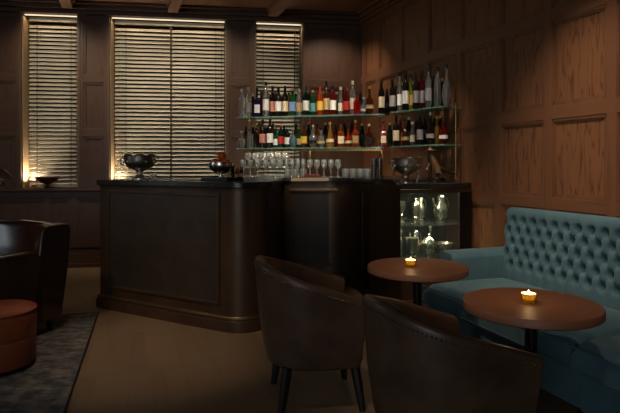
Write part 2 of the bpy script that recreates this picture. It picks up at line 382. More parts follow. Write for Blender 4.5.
for i, (a, b) in enumerate(WIN):
    wn = MB(); g = .4; fw = .05
    wn.box(a+.001, b-.001, g, g+.06, SILL+.001, SILL+fw).box(a+.001, b-.001, g, g+.06, HEAD-fw, HEAD-.001)
    wn.box(a+.001, a+fw, g, g+.06, SILL, HEAD-.001).box(b-fw, b-.001, g, g+.06, SILL, HEAD-.001)
    win = struct(wn.obj('window_%d' % (i+1), B_F, loc=Bk(0, 0), rz=RZB, smooth=False))
    MB().box(a+fw, b-fw, g+.025, g+.033, SILL+fw, HEAD-fw).obj('pane', PANE, win, smooth=False)
    if i == 1: MB().box((a+b)/2-.02, (a+b)/2+.02, g+.005, g+.055, SILL+fw, HEAD-fw).obj('mullion', B_F, win, smooth=False)
    MB().box(a+fw, b-fw, g+.005, g+.055, 2.02, 2.06).obj('glazing_bar', B_F, win, smooth=False)
    MB().box(a+.02, b-.02, .03, .045, HEAD-.014, HEAD-.003).obj('led_strip', LED, win, smooth=False)
    MB().box(a-.028, a, -.034, .0, SILL+.001, HEAD).obj('casing', CASE, win, smooth=False); MB().box(b, b+.028, -.034, .0, SILL+.001, HEAD).obj('casing', CASE, win, smooth=False)
    MB().box(a+.0005, a+.012, .0, g-.001, SILL+.001, HEAD-.001).obj('jamb_lining', LINING, win, smooth=False); MB().box(b-.012, b-.0005, .0, g-.001, SILL+.001, HEAD-.001).obj('jamb_lining', LINING, win, smooth=False)
    blind(a, b, wl[i], tp[i], None if i == 2 else (b-a)/2-.06)
    p = Bk((a+b)/2, .06, HEAD-.03)
    l = lamp('AREA', p, 1.6*(b-a), aim=Bk((a+b)/2, .16, SILL), sx=(b-a)-.06, sy=.02)
    l.rotation_euler = (0, 0, RZB); 
# uplights in the left corners of the reveals
for k, (a, who, pw) in enumerate(((WIN[0][0], 'leftmost window', 30.0), (WIN[1][0], 'middle window beside the bar', 24.0))):
    u = thing('window_uplight', 'small brass uplight glowing in the left corner of the %s' % who, 'light', Bk(a+.11, .065, SILL), RZB, 'window uplights')
    MB().lathe([(0, 0), (.03, 0), (.03, .012), (.024, .02), (.024, .035), (.021, .035), (.021, .025), (0, .025)], 16).obj('housing', BRASS, u)
    MB().lathe([(0, .0255), (.020, .0255), (.020, .03), (0, .032)], 16).obj('lens', LED, u)
    lamp('SPOT', Bk(a+.11, .065, SILL+.06), pw, col=(1, .84, .64), aim=Bk(a-.0, .10, SILL+.9), size=.02, angle=150, blend=1)

# ------------------------------------------------------------------ bar
def fillet(P, rad, n=10):
    out = []
    for i, p in enumerate(P):
        r = rad[i]
        if r <= 0: out.append(p); continue
        a, b = Vector(P[i-1]), Vector(P[(i+1) % len(P)]); p = Vector(p)
        u, v = (a-p).normalized(), (b-p).normalized()
        ang = u.angle(v); d = r/math.tan(ang/2)
        p0, p1 = p+u*d, p+v*d; cen = p+(u+v).normalized()*(r/math.sin(ang/2))
        a0 = math.atan2((p0-cen).y, (p0-cen).x); a1 = math.atan2((p1-cen).y, (p1-cen).x)
        while a1-a0 > PI: a1 -= 2*PI
        while a1-a0 < -PI: a1 += 2*PI
        for k in range(n+1):
            t = a0+(a1-a0)*k/n; out.append((cen.x+r*math.cos(t), cen.y+r*math.sin(t)))
    return [tuple(q) for q in out]
def offset(P, d):       # inward for counter-clockwise outlines
    n = len(P); out = []
    for i in range(n):
        a, p, b = Vector(P[i-1][:2]), Vector(P[i][:2]), Vector(P[(i+1) % n][:2])
        e0, e1 = (p-a).normalized(), (b-p).normalized()
        n0, n1 = Vector((-e0.y, e0.x)), Vector((-e1.y, e1.x))
        m = (n0+n1); m.normalize(); k = d/max(.4, m.dot(n0))
        out.append((p.x+m.x*k, p.y+m.y*k))
    return out
BT = 1.13
cabA = R(2.262, 4.02)
P = [(-1.925, 4.696), (-.300, 3.80), (-.262, 5.58), (.40, 5.58), (cabA.x, cabA.y), tuple(R(2.262, 4.42)[:2]), tuple(R(3.05, 4.42)[:2]), tuple(R(3.05, 5.75)[:2]), (-.92, 6.30), (-.86, 4.86), (-1.60, 5.22)]
rad = [.06, .25, .0, .35, 0, 0, 0, 0, .0, .0, .06]
outline = fillet(P, rad)
bar = thing('bar_counter', 'dark metal bar counter with rounded corner and inset panels', 'bar counter', (0, 0, 0))
body_o = offset(outline, .035)
MB().prism(body_o, .11, BT-.045).obj('bar_body', BAR, bar, bevel=.004)
MB().prism(offset(outline, .0), 0, .085).obj('plinth', BAR, bar, bevel=.006)
MB().prism(offset(outline, .012), .085, .115).obj('plinth_moulding', EDGE, bar, bevel=.008, bseg=3)
MB().prism(offset(outline, .004), BT-.045, BT).obj('countertop', BARTOP, bar, bevel=.006, bseg=3)
MB().prism(offset(outline, .022), BT-.062, BT-.045).obj('top_moulding', BAR, bar, bevel=.005)
# framed panel on the angled front
a = Vector((-1.925, 4.696)); b = Vector((-.300, 3.80)); d = (b-a).normalized(); nin = Vector((-d.y, d.x))
def fr(u0, u1, z0, z1, base, d, nin, off, parent, mp, me, w=.022):
    ang = math.atan2(d.y, d.x); o = base+nin*off
    m = MB().box(u0, u1, -.014, 0, z0, z0+w).box(u0, u1, -.014, 0, z1-w, z1).box(u0, u0+w, -.014, 0, z0+w, z1-w).box(u1-w, u1, -.014, 0, z0+w, z1-w)
    m.obj('panel_frame', me, parent, loc=(o.x, o.y, 0), rz=ang, smooth=False, bevel=.004)
    MB().box(u0+w, u1-w, -.004, 0, z0+w, z1-w).obj('panel', mp, parent, loc=(o.x, o.y, 0), rz=ang, smooth=False)
L1 = .13
fr(.16, 1.39, .19, 1.04, a, d, nin, .035, bar, BARP, BAR)
# vertical reeds on the rounded corner
# recessed bay panel with a ledge
a2 = Vector((-.262, 5.58)); d2 = Vector((1, 0)); n2 = Vector((0, 1))
fr(.05, .60, .19, 1.00, a2, d2, n2, .035, bar, BARP, BAR, .03)
MB().box(.04, .61, -.03, 0, 0.985, 1.01).obj('ledge', EDGE, bar, loc=(a2.x, a2.y+.035, 0), smooth=False, bevel=.004)
a3 = Vector((.40, 5.58)); b3 = Vector((cabA.x, cabA.y)); d3 = (b3-a3).normalized(); n3 = Vector((-d3.y, d3.x))
LL = (b3-a3).length
fr(.30, LL-.06, .19, 1.02, a3, d3, n3, .035, bar, BARP, BAR)

# ------------------------------------------------------------------ display cabinet
CBT = 1.10
cab = thing('display_cabinet', 'dark display cabinet with glass shelves full of silverware', 'cabinet', R(2.27, 4.02), RZR)
cw, cdp = .775, .38
def bow(y): return y
def arcpoly(x0, x1, y0, y1, bulge, n=12):
    pts = [(x0+(x1-x0)*k/n, y0-bulge*math.sin(PI*k/n)) for k in range(n+1)]
    return pts+[(x1, y1), (x0, y1)]
MB().prism(arcpoly(0, cw, 0, cdp, .07), 0, .09).prism(arcpoly(.01, cw-.01, .01, cdp, .07), .09, .40).obj('cabinet_base', BAR, cab, bevel=.004)
MB().prism(arcpoly(-.0, cw, 0, cdp, .08), CBT-.05, CBT).obj('cabinet_top', BARTOP, cab, bevel=.006)
for q in ((0, .03, .0, .03), (cw-.13, cw, .0, .03), (0, .02, .031, cdp), (cw-.02, cw, .031, cdp)):
    MB().box(*q, .40, CBT-.05).obj('cabinet_post', BLACK, cab, smooth=False, bevel=.003)
m = MB(); arc = arcpoly(0, cw, 0, cdp, .075)[:13]; m.prism(arc+[(x, y+.02) for x, y in arc[::-1]], CBT-.085, CBT-.051); m.obj('apron', BAR, cab, smooth=False)
for q in ((.10, .25), (.28, .3), (.44, .28)): pass
MB().box(.02, cw-.02, cdp-.015, cdp, .40, CBT-.05).obj('back_panel', mat('smoked_mirror', (70, 78, 76), .12, .9), cab, smooth=False)
MB().prism(arcpoly(.03, cw-.03, .02, cdp-.016, .06), .725, .735).obj('shelf', SHELF, cab, smooth=False)
MB().prism(arcpoly(.03, cw-.03, .02, cdp-.016, .06), .4005, .410).obj('shelf', SHELF, cab, smooth=False)
lamp('AREA', R(2.27+cw*.5-.03, 4.02+.06, CBT-.062), 3, aim=R(2.27+cw*.5-.03, 4.25, .4), sx=.6, sy=.02)
MB().box(.06, cw-.15, .02, .035, CBT-.06, CBT-.052).obj('led_strip', LED, cab, smooth=False)

CABG = thin('cabinet_glass', (225, 238, 234), .06, edge=.4, body=.03)
for o in cab.children:
    if o.name.startswith('shelf'): o.data.materials[0] = CABG
m = MB(); arc = arcpoly(.03, cw-.13, .0, cdp, .055)[:13]; m.prism(arc+[(x, y+.004) for x, y in arc[::-1]], .405, CBT-.052); m.obj('glass_front', CABG, cab, smooth=False)
lamp('AREA', R(2.27+cw*.5-.03, 4.10, .722), 2.2, aim=R(2.27+cw*.5-.03, 4.2, .4), sx=.6, sy=.02)  # added light under the upper shelf, brightening the silver below
# silver pieces: profiles of real vessels
def handle(m, x, z0, z1, r=.035, t=.005):
    m.tube([(x, 0, z0), (x+r*.8, 0, z0+.01), (x+r, 0, (z0+z1)/2), (x+r*.7, 0, z1-.005), (x, 0, z1)], t, 6)
def goblet(h, r):
    return MB().lathe([(0, 0), (r*.8, 0), (r*.75, .008), (.012, .02), (.008, h*.3), (.014, h*.36), (.008, h*.42), (r*.6, h*.52), (r, h*.72), (r*.95, h), (r*.88, h), (r*.9, h*.75), (r*.4, h*.56), (0, h*.53)], 16)
def ewer(h, r, lid=True):
    m = MB().lathe([(0, 0), (r*.62, 0), (r*.6, .01), (r*.3, .025), (r*.8, h*.2), (r, h*.38), (r*.8, h*.58), (r*.42, h*.74), (r*.5, h*.9), (r*.42, h*.93)] + ([(r*.2, h*.97), (0, h)] if lid else [(r*.3, h*.9), (0, h*.6)]), 16)
    handle(m, r*.6, h*.3, h*.85, r*.75); m.tube([(-r*.8, 0, h*.45), (-r*1.25, 0, h*.62), (-r*1.45, 0, h*.88)], [.012, .009, .006], 6)
    return m
def shakercup(h, r):
    return MB().lathe([(0, 0), (r*.72, 0), (r*.78, .004), (r, h*.62), (r*.9, h*.72), (r*.5, h*.84), (r*.46, h*.9), (r*.35, h), (0, h*1.01)], 16)
def candlestick(h, r):
    return MB().lathe([(0, 0), (r, 0), (r*.9, .012), (r*.3, .025), (r*.25, h*.3), (r*.5, h*.36), (r*.22, h*.42), (r*.3, h*.72), (r*.2, h*.8), (r*.5, h*.88), (r*.45, h), (r*.25, h), (0, h*.9)], 14)
def bowl(h, r):
    return MB().lathe([(0, 0), (r*.45, 0), (r*.42, .008), (r*.16, h*.2), (r*.14, h*.3), (r*.6, h*.45), (r*.95, h*.8), (r, h), (r*.94, h), (r*.85, h*.78), (r*.5, h*.5), (0, h*.42)], 20)
def tureen(h, r):
    m = MB().lathe([(0, 0), (r*.5, 0), (r*.45, .012), (r*.3, h*.12), (r*.85, h*.3), (r, h*.5), (r*1.04, h*.55), (r*.9, h*.66), (r*.5, h*.82), (r*.1, h*.88), (r*.14, h*.95), (0, h)], 20)
    return m
cabitems = [
 (.10, .10, .735, goblet(.15, .030), 'silver goblet', 'tall silver goblet, leftmost on the upper cabinet shelf', SILVER),
 (.175, .19, .735, goblet(.18, .032), 'silver goblet', 'taller silver goblet just right of the leftmost cabinet goblet', SILVER),
 (.25, .08, .735, candlestick(.15, .034), 'silver candlestick', 'short silver candlestick near the middle of the upper cabinet shelf', SILVER),
 (.31, .16, .735, shakercup(.21, .037), 'silver shaker', 'tall silver cocktail shaker standing on the upper cabinet shelf', SILVER),
 (.41, .24, .735, ewer(.22, .042, False), 'silver pitcher', 'slim silver pitcher with open top on the upper cabinet shelf', DSILV),
 (.53, .09, .735, ewer(.245, .064), 'silver ewer', 'big bright silver lidded ewer at right of the upper cabinet shelf', SILVER),
 (.085, .09, .410, shakercup(.24, .036), 'silver shaker', 'silver cocktail shaker at far left of the lower cabinet shelf', SILVER),
 (.17, .2, .410, candlestick(.25, .04), 'silver candlestick', 'tall silver candlestick at left of the lower cabinet shelf', SILVER),
 (.205, .06, .410, bowl(.19, .055), 'silver bowl', 'footed silver bowl standing on the lower cabinet shelf', DSILV),
 (.30, .15, .410, ewer(.25, .045, True), 'silver coffee pot', 'slender silver coffee pot on the lower cabinet shelf', SILVER),
 (.385, .07, .410, tureen(.22, .062), 'silver sugar bowl', 'round lidded silver dish in the middle of the lower cabinet shelf', SILVER),
 (.49, .21, .410, candlestick(.26, .038), 'silver candlestick', 'silver candlestick behind the wide tray bowl on the lower cabinet shelf', SILVER),
 (.55, .08, .410, bowl(.13, .08), 'wide silver bowl', 'wide shallow silver bowl at right of the lower cabinet shelf', SILVER),
]
for x, y, z, m, nm, lb, mt in cabitems:
    y += .03; bmesh.ops.scale(m.bm, vec=(1.12, 1.12, 1.08), verts=m.bm.verts)
    p = Matrix.Translation(R(2.27, 4.02)) @ Matrix.Rotation(RZR, 4, 'Z') @ Vector((x, y, z))
    tag(m.obj(nm.replace(' ', '_'), mt, loc=p, rz=RZR+.2), lb, nm.split()[-1], 'silverware in the display cabinet')

# ------------------------------------------------------------------ glass shelves
UZ, LZ = 1.80, 1.452
A0, A1 = Vector((-.84, 5.985)), Vector((.775, 5.56)); dA = (A1-A0).normalized(); nA = Vector((-dA.y, dA.x))
C0, C1 = Vector((.80, 5.42)), Vector((1.205, 4.82)); dC = (C1-C0).normalized(); nC = Vector((-dC.y, dC.x))
def shelf_poly(p0, p1, n, depth): return [tuple(p0), tuple(p1), tuple(p1+n*depth), tuple(p0+n*depth)]
for z, nm in ((UZ, 'upper'), (LZ, 'lower')):
    pl = fillet(shelf_poly(A0, A1, nA, .25), [.03, .05, 0, 0], 5)
    tag(MB().prism(pl, z-.014, z).obj('glass_shelf', SHELF, smooth=False), 'long %s glass shelf of bottles in front of the back wall' % nm, 'shelf')
    pr = fillet(shelf_poly(C0, C1, nC, .26), [.05, .03, 0, 0], 5)
    tag(MB().prism(pr, z-.014, z).obj('glass_shelf', SHELF, smooth=False), 'short %s glass shelf of bottles along the right wall' % nm, 'shelf')
for i, (p, lb) in enumerate(((A0+nA*.268+dA*.06, 'leftmost of the slim brass shelf posts'), (A0+nA*.268+dA*.80, 'slim brass shelf post behind the middle of the long shelves'),
        (A1+nA*.268-dA*.05, 'slim brass shelf post at the inner corner of the shelves'), (C1+nC*.16+dC*.015, 'slim brass shelf post at the right end by the wall'))):
    m = MB().lathe([(0, 0), (.02, 0), (.02, .006), (.006, .01), (.006, UZ-BT+.03), (0, UZ-BT+.035)], 10)
    for z in (UZ, LZ): m.box(-.012, .012, -.014, .004, z-BT-.022, z-BT-.016)
    zb = BT
    if i == 3: zb = BT
    tag(m.obj('shelf_post', BRASS, loc=(p.x, p.y, zb)), lb, 'post')
def ray_hit(x, p, d):       # where a column of the picture meets a plan line
    r = (x-HX)/F
    t = (r*p.y-p.x)/(d.x-r*d.y); return p+d*t

def bottle_prof(kind, h, r):
    nr = .0125
    if kind == 'wine': return [(0, .004), (r*.8, 0), (r, .008), (r, h*.60), (r*.85, h*.68), (nr*1.15, h*.78), (nr, h*.93)]
    if kind == 'tall': return [(0, .004), (r*.85, 0), (r, .006), (r, h*.66), (r*.8, h*.72), (nr*1.2, h*.77), (nr, h*.93)]
    if kind == 'slim': return [(0, .004), (r*.7, 0), (r*.85, .006), (r*.8, h*.55), (r*.5, h*.72), (nr, h*.8), (nr, h*.94)]
    if kind == 'round': return [(0, .004), (r*.6, 0), (r*.95, h*.12), (r*1.1, h*.3), (r*.9, h*.5), (r*.4, h*.62), (nr, h*.68), (nr, h*.9)]
    if kind == 'flare': return [(0, .004), (r*1.15, 0), (r*1.2, h*.1), (r*.85, h*.35), (r*.5, h*.6), (nr, h*.7), (nr, h*.92)]
    return [(0, .004), (r*.9, 0), (r*1.1, .006), (r*1.1, h*.52), (r*.8, h*.6), (nr*1.1, h*.66), (nr, h*.9)]  # square
GC = {'clear': ('clear_spirit_glass', (225, 235, 235), .9), 'dark': ('near_black_glass', (26, 20, 16), .25), 'green': ('green_bottle_glass', (24, 96, 52), .6), 'dgreen': ('dark_green_bottle_glass', (16, 40, 24), .5),
      'amber': ('amber_spirit', (196, 92, 26), .75), 'brown': ('brown_bottle_glass', (82, 40, 18), .5), 'red': ('red_spirit', (190, 28, 22), .65), 'dred': ('dark_red_spirit', (96, 16, 16), .5),
      'gold': ('golden_spirit', (226, 168, 74), .8), 'orange': ('orange_red_spirit', (214, 74, 24), .7), 'blue': ('deep_blue_glass', (30, 40, 90), .5), 'cream': ('cream_bottle', (216, 202, 172), 0), 'lime': ('yellow_green_spirit', (170, 176, 40), .6), 'pblue': ('pale_blue_glass', (150, 190, 215), .8)}
LC = {'cream': (226, 208, 172), 'white': (228, 226, 220), 'pink': (196, 124, 108), 'grey': (150, 146, 146), 'orange': (226, 104, 46), 'yellow': (222, 176, 64), 'black': (22, 20, 20), 'teal': (96, 150, 150), 'blue': (120, 150, 200), 'red': (170, 40, 34), 'tan': (190, 160, 110)}
GN = {'clear': 'clear', 'dark': 'near-black', 'green': 'green', 'dgreen': 'dark green', 'amber': 'amber', 'brown': 'brown', 'red': 'red', 'dred': 'dark red', 'gold': 'golden', 'orange': 'orange-red', 'blue': 'dark blue', 'cream': 'cream', 'lime': 'yellow-green', 'pblue': 'pale blue'}
def bottle(loc, kind, h, r, g, lab, cap, label, group, face):
    root = thing('bottle', label, 'bottle', loc, face, group)
    n, c, tr = GC[g]
    seg = 4 if kind == 'square' else 14
    gm = mat(n, c, .06, 0, tr, 1.35, spec=.6)
    ph = PI/4 if seg == 4 else 0
    k = 1.25 if seg == 4 else 1
    pr = [(q*k if q > .02 else q, z) for q, z in bottle_prof(kind, h, r)]
    pr.append((0, h*.93))
    ob = MB().lathe(pr, seg, ph=ph).obj('glass_body', gm, root, smooth=(seg != 4), bevel=.004 if seg == 4 else 0)
    cc = {'k': (20, 18, 18), 's': (190, 186, 178), 'r': (150, 30, 28), 'g': (196, 150, 70), 'c': (210, 196, 168)}[cap]
    cm = mat('cap_'+cap, cc, .35, .6 if cap in 'sg' else 0)
    MB().lathe([(0, h*.90), (.015, h*.90), (.0155, h*.93), (.015, h), (0, h)], 10).obj('cap', cm, root)
    if lab:
        m = MB(); rr = r*1.012; z0, z1 = h*.16, h*.44
        if kind == 'wine' or kind == 'tall': z0, z1 = h*.18, h*.5
        if kind == 'slim': rr = r*.865
        if kind in ('round', 'flare'): z0, z1 = h*.2, h*.33; rr = r*1.09 if kind == 'round' else r*1.10
        if seg == 4:
            q = r*1.1*k*.7071+.001; m.box(-q*.8, q*.8, -q-.0012, -q, h*.14, h*.42)
        else:
            N = 12
            m.grid(lambda i, j: Vector((rr*math.sin(-1.5+3*i/N), -rr*math.cos(-1.5+3*i/N), (z0, z1)[j])), N+1, 2)
        m.obj('paper_label', mat('label_'+lab, LC[lab], .7), root, smooth=(seg != 4))
    return root
# px column, top row, kind, glass, label, cap
UP = [(242, 89, 'tall', 'clear', None, 's'), (248.5, 87, 'tall', 'clear', 'grey', 's'), (257, 88, 'square', 'blue', 'white', 'k'), (266, 82, 'wine', 'clear', 'white', 'k'), (272.5, 86, 'wine', 'dark', 'pink', 'k'), (278.5, 87, 'wine', 'dark', 'white', 'k'),
      (285, 86, 'wine', 'dark', 'cream', 'k'), (292.5, 88, 'tall', 'green', 'blue', 'g'), (299, 89, 'tall', 'clear', 'tan', 's'), (306, 86, 'wine', 'dgreen', 'white', 'k'), (313, 90, 'tall', 'green', 'teal', 'g'), (320, 87, 'tall', 'orange', 'yellow', 'r'),
      (326.5, 81, 'wine', 'brown', 'tan', 'k'), (333, 86, 'tall', 'dred', 'white', 'k'), (340.5, 87, 'slim', 'clear', 'cream', 'c'), (346.5, 88, 'wine', 'dred', 'red', 'r'), (352.5, 81, 'tall', 'clear', 'cream', 'c'), (357, 92, 'square', 'red', None, 'k'),
      (364, 97, 'round', 'pblue', 'white', 's'), (369.5, 86, 'round', 'brown', 'tan', 'g')]
UPR = [(381.5, 80, 'wine', 'dark', 'cream', 'k'), (392.5, 79, 'tall', 'dark', 'grey', 'k'), (399.5, 72, 'slim', 'clear', 'white', 'k'), (405.5, 70, 'wine', 'dark', 'white', 'k'), (410.5, 74, 'slim', 'lime', 'yellow', 'k'), (416, 72, 'tall', 'dark', 'grey', 'k'), (421.5, 71, 'tall', 'dred', 'grey', 'k'),
       (428.5, 68, 'tall', 'clear', 'grey', 'k'), (437.5, 67, 'tall', 'clear', None, 'k'), (446.5, 64, 'round', 'clear', None, 'k')]
LO = [(241.5, 131, 'round', 'clear', None, 's'), (250, 129, 'tall', 'clear', None, 'k'), (256, 128, 'wine', 'dark', None, 'k'), (262.5, 120, 'wine', 'dark', 'pink', 'k'), (270, 119, 'wine', 'dark', 'white', 'k'), (276, 127, 'square', 'green', 'white', 'g'), (281, 125, 'wine', 'dgreen', 'red', 'r'), (287, 127, 'tall', 'dgreen', 'white', 's'),
      (293, 128, 'round', 'pblue', None, 's'), (299, 127, 'slim', 'green', 'tan', 'g'), (304, 125, 'tall', 'brown', 'yellow', 'k'), (313, 125, 'round', 'clear', 'black', 's'), (321, 128, 'round', 'clear', 'tan', 'k'), (330, 122, 'flare', 'gold', 'cream', 'g'), (341, 121, 'square', 'amber', 'cream', 'k'), (348.5, 127, 'round', 'orange', 'cream', 'k'),
      (355.5, 120, 'square', 'orange', 'tan', 'g'), (369, 124, 'square', 'dred', 'black', 'c')]
LOR = [(383.5, 121, 'square', 'red', 'cream', 'k'), (396, 115, 'wine', 'dark', 'cream', 'k'), (405, 119, 'round', 'brown', 'tan', 'k'), (412.5, 122, 'slim', 'clear', 'cream', 'c'), (420, 114, 'tall', 'dark', 'grey', 'k'), (430.5, 112, 'round', 'dark', 'grey', 's'), (437, 116, 'slim', 'gold', None, 'g'), (443.5, 117, 'round', 'dred', 'white', 'k')]
def row(items, p0, p1, d, n, z, where, maxh, off=0):
    last = None; flip = 0
    for i, (x, top, kind, g, lab, cap) in enumerate(items):
        q = ray_hit(x, p0+n*.065, d)
        if last is not None and (q-last).length < .084: flip = 1-flip
        else: flip = 0
        last = q.copy()
        if flip: q = ray_hit(x, p0+n*.14, d)
        h = min(maxh, EYE+(HY-top)*q.y/F-z)
        r = {'wine': .037, 'tall': .036, 'slim': .033, 'round': .042, 'flare': .04, 'square': .0385}[kind]
        if len(items) < 12: r *= .88
        face = math.atan2(q.y, q.x)-PI/2
        lb = '%s bottle%s, %s from left on %s' % (GN[g]+(' glass' if g in ('dark', 'clear') else ''), ' with a %s label' % lab if lab else ' without a label', ordn(i), where)
        bottle((q.x, q.y, z), kind, h, r, g, lab, cap, lb, 'bottles on the glass shelves', face)
def back(items, p0, p1, d, n, z, where, maxh, cols):
    xs = [it[0] for it in items]; k = 0
    for a_, b_ in zip(xs, xs[1:]):
        x = (a_+b_)/2; q = ray_hit(x, p0+n*.215, d)
        if (ray_hit(b_, p0+n*.065, d)-ray_hit(a_, p0+n*.065, d)).length < .066: continue
        if q.length < 1 or (k and (q-last).length < .072): continue
        last = q; g, kind, cap = cols[k % len(cols)]
        bottle((q.x, q.y, z), kind, maxh*(.86+.12*((k*7) % 5)/4), .027, g, None, cap, '%s bottle in the back row on %s, %s from left' % (GN[g], where, ordn(k)), 'bottles on the glass shelves', math.atan2(q.y, q.x)-PI/2)
        k += 1
row(UP, A0, A1, dA, nA, UZ, 'long upper shelf', .40)
row(UPR, C0-dC*.08, C1, dC, nC, UZ, 'right-wall upper shelf', .40)
row(LO, A0, A1, dA, nA, LZ, 'long lower shelf', .325)
row(LOR, C0-dC*.02, C1, dC, nC, LZ, 'right-wall lower shelf', .325)

BC = [('dark', 'wine', 'k'), ('brown', 'tall', 'k'), ('dgreen', 'wine', 'g'), ('amber', 'tall', 'k'), ('dark', 'tall', 's'), ('dred', 'wine', 'k')]
back(UPR, C0-dC*.08, C1, dC, nC, UZ, 'right-wall upper shelf', .33, BC)
back(LOR, C0-dC*.02, C1, dC, nC, LZ, 'right-wall lower shelf', .31, BC[2:]+BC[:2])
back(LO, A0, A1, dA, nA, LZ, 'long lower shelf', .30, BC[1:]+BC[:1])
back(UP, A0, A1, dA, nA, UZ, 'long upper shelf', .31, BC[3:]+BC[:3])

# added strip light below the lower shelf, brightening the glasses; its channel hides it
_sh = [o for o in C.objects if o.name.startswith('glass_shelf') and 'long lower' in o['label']][0]
_c = (A0+A1)/2+nA*.2; _a = math.atan2(dA.y, dA.x)
MB().box(-.78, .78, -.024, -.02, -.022, 0).box(-.78, .78, -.0201, .02, -.004, 0).obj('added_light_channel', BRASS, _sh, loc=(_c.x, _c.y, LZ-.0145), rz=_a, smooth=False)
_l = lamp('AREA', (_c.x, _c.y, LZ-.0195), 3.2, (1, .86, .66), aim=(_c.x, _c.y, 1), sx=1.5, sy=.012); _l.rotation_euler = (0, 0, _a)
MB().box(-.20, .30, -.004, .0, 1.091, 1.125).obj('painted_lit_edge', mat('tan_lit_edge', (196, 170, 134), .45), bar, loc=(0, 5.584, 0), smooth=False)  # pale tan strip: the lit look of the counter edge put into colour
# glassware on the counters
def wineglass(h=.19, r=.034):
    return MB().lathe([(0, 0), (r*.9, 0), (r*.85, .003), (.005, .010), (.004, h*.42), (r*.55, h*.5), (r, h*.68), (r*.85, h), (r*.82, h), (r*.95, h*.68), (r*.5, h*.53), (0, h*.47)], 14)
def tumbler(h=.09, r=.038):
    return MB().lathe([(0, 0), (r*.85, 0), (r*.9, .004), (r, h), (r*.94, h), (r*.84, .012), (0, .012)], 14)
def flute(h=.2, r=.024):
    return MB().lathe([(0, 0), (r*1.2, 0), (r*1.1, .003), (.004, .01), (.004, h*.35), (r*.7, h*.45), (r, h*.75), (r*.85, h), (r*.8, h), (r*.93, h*.75), (r*.6, h*.48), (0, h*.42)], 14)
protos = {}
def place_glass(kind, x, Y, label, group, z=BT):
    X = (x-HX)/F*Y
    if kind not in protos:
        o = {'wine': wineglass, 'coupe': lambda: wineglass(.16, .042), 'tumbler': tumbler, 'flute': flute, 'short': lambda: tumbler(.075, .034)}[kind]().obj({'wine': 'wine_glass', 'coupe': 'wine_glass', 'tumbler': 'tumbler', 'flute': 'champagne_flute', 'short': 'tumbler'}[kind], GLASS)
        protos[kind] = o
    else:
        o = protos[kind].copy(); C.objects.link(o)
    o.location = (X, Y, z); tag(o, label, 'glass', group)
# stepped riser for the stemware
rs = MB().box(-.37, .24, -.085, .085, 0, .012)
for x in (-.36, -.06, .23): rs.box(x-.006, x+.006, -.08, .08, .012, .10)
rs.box(-.37, .24, -.085, .085, .10, .110)
ry = 6.11
tag(rs.obj('glass_riser', thin('riser_glass', (225, 235, 228), .12), loc=(-.42, ry, BT), smooth=False), 'low clear riser carrying stemmed glasses on the back counter', 'riser')
g = 0
for i, x in enumerate([248, 255.5, 263, 270.5, 278, 285.5]):
    place_glass('coupe', x, ry+.03, 'wine glass on the riser, %s from the left' % ordn(i), 'wine glasses on the riser', BT+.11)
for i, x in enumerate([243, 250.5, 258, 265.5, 273, 280]):
    place_glass('wine', x, 5.92, 'stemmed wine glass before the riser, %s from the left' % ordn(i), 'wine glasses before the riser')
for i, x in enumerate([287, 292.5, 298, 303.5]):
    place_glass('flute', x, 5.86, 'champagne flute between the wine glasses and the rack, %s from the left' % ordn(i), 'champagne flutes')
for i, x in enumerate([287.5, 295.5, 303.5]):
    place_glass('tumbler', x, 5.74, 'tumbler in front of the flutes, %s from the left' % ordn(i), 'tumblers before the flutes')
for i, x in enumerate([310, 317]):
    place_glass('wine', x, 5.86, 'wine glass above the small red tray, %s' % ('left one' if i == 0 else 'right one'), 'wine glasses by the red tray')
tag(MB().box(-.085, .085, -.035, .035, 0, .018).box(-.085, .085, -.035, -.03, .018, .03).box(-.085, .085, .03, .035, .018, .03).obj('bar_tray', mat('red_lacquer', (110, 26, 20), .4), loc=((312-HX)/F*5.74, 5.73, BT), smooth=False, bevel=.003), 'small dark red tray on the counter before the wine glasses', 'tray')
for i, x in enumerate([324, 331, 338]):
    place_glass('wine', x, 5.80, 'wine glass in the short row left of the tumblers, %s from the left' % ordn(i), 'row of wine glasses left of the tumblers')
for j, Y in enumerate((5.68, 5.77)):
    for i, x in enumerate([345.5, 353, 360.5, 367.5]):
        xx = x if x < 363 else x
        place_glass('tumbler', xx, Y-.0*i, 'clear tumbler left of the metal shakers, %s row, %s from the left' % (('front', 'back')[j], ordn(i)), 'tumblers left of the shakers')
for i, (x, Y) in enumerate(((374, 5.50), (379.5, 5.54))):
    o = MB().lathe([(0, 0), (.026, 0), (.027, .004), (.036, .19), (.037, .2), (.034, .2), (.025, .01), (0, .008)], 18).obj('shaker_tin', mat('brushed_steel', (170, 160, 148), .28, 1), loc=((x-HX)/F*Y, Y, BT))
    tag(o, 'tall steel shaker tin beside the tumblers, %s one' % ('left', 'right')[i], 'shaker', 'steel shaker tins')
for i, (x, Y, g_) in enumerate(((236.5, 5.03, 'amber'), (241.5, 5.10, 'brown'), (231.8, 5.10, 'dark'))):
    pass

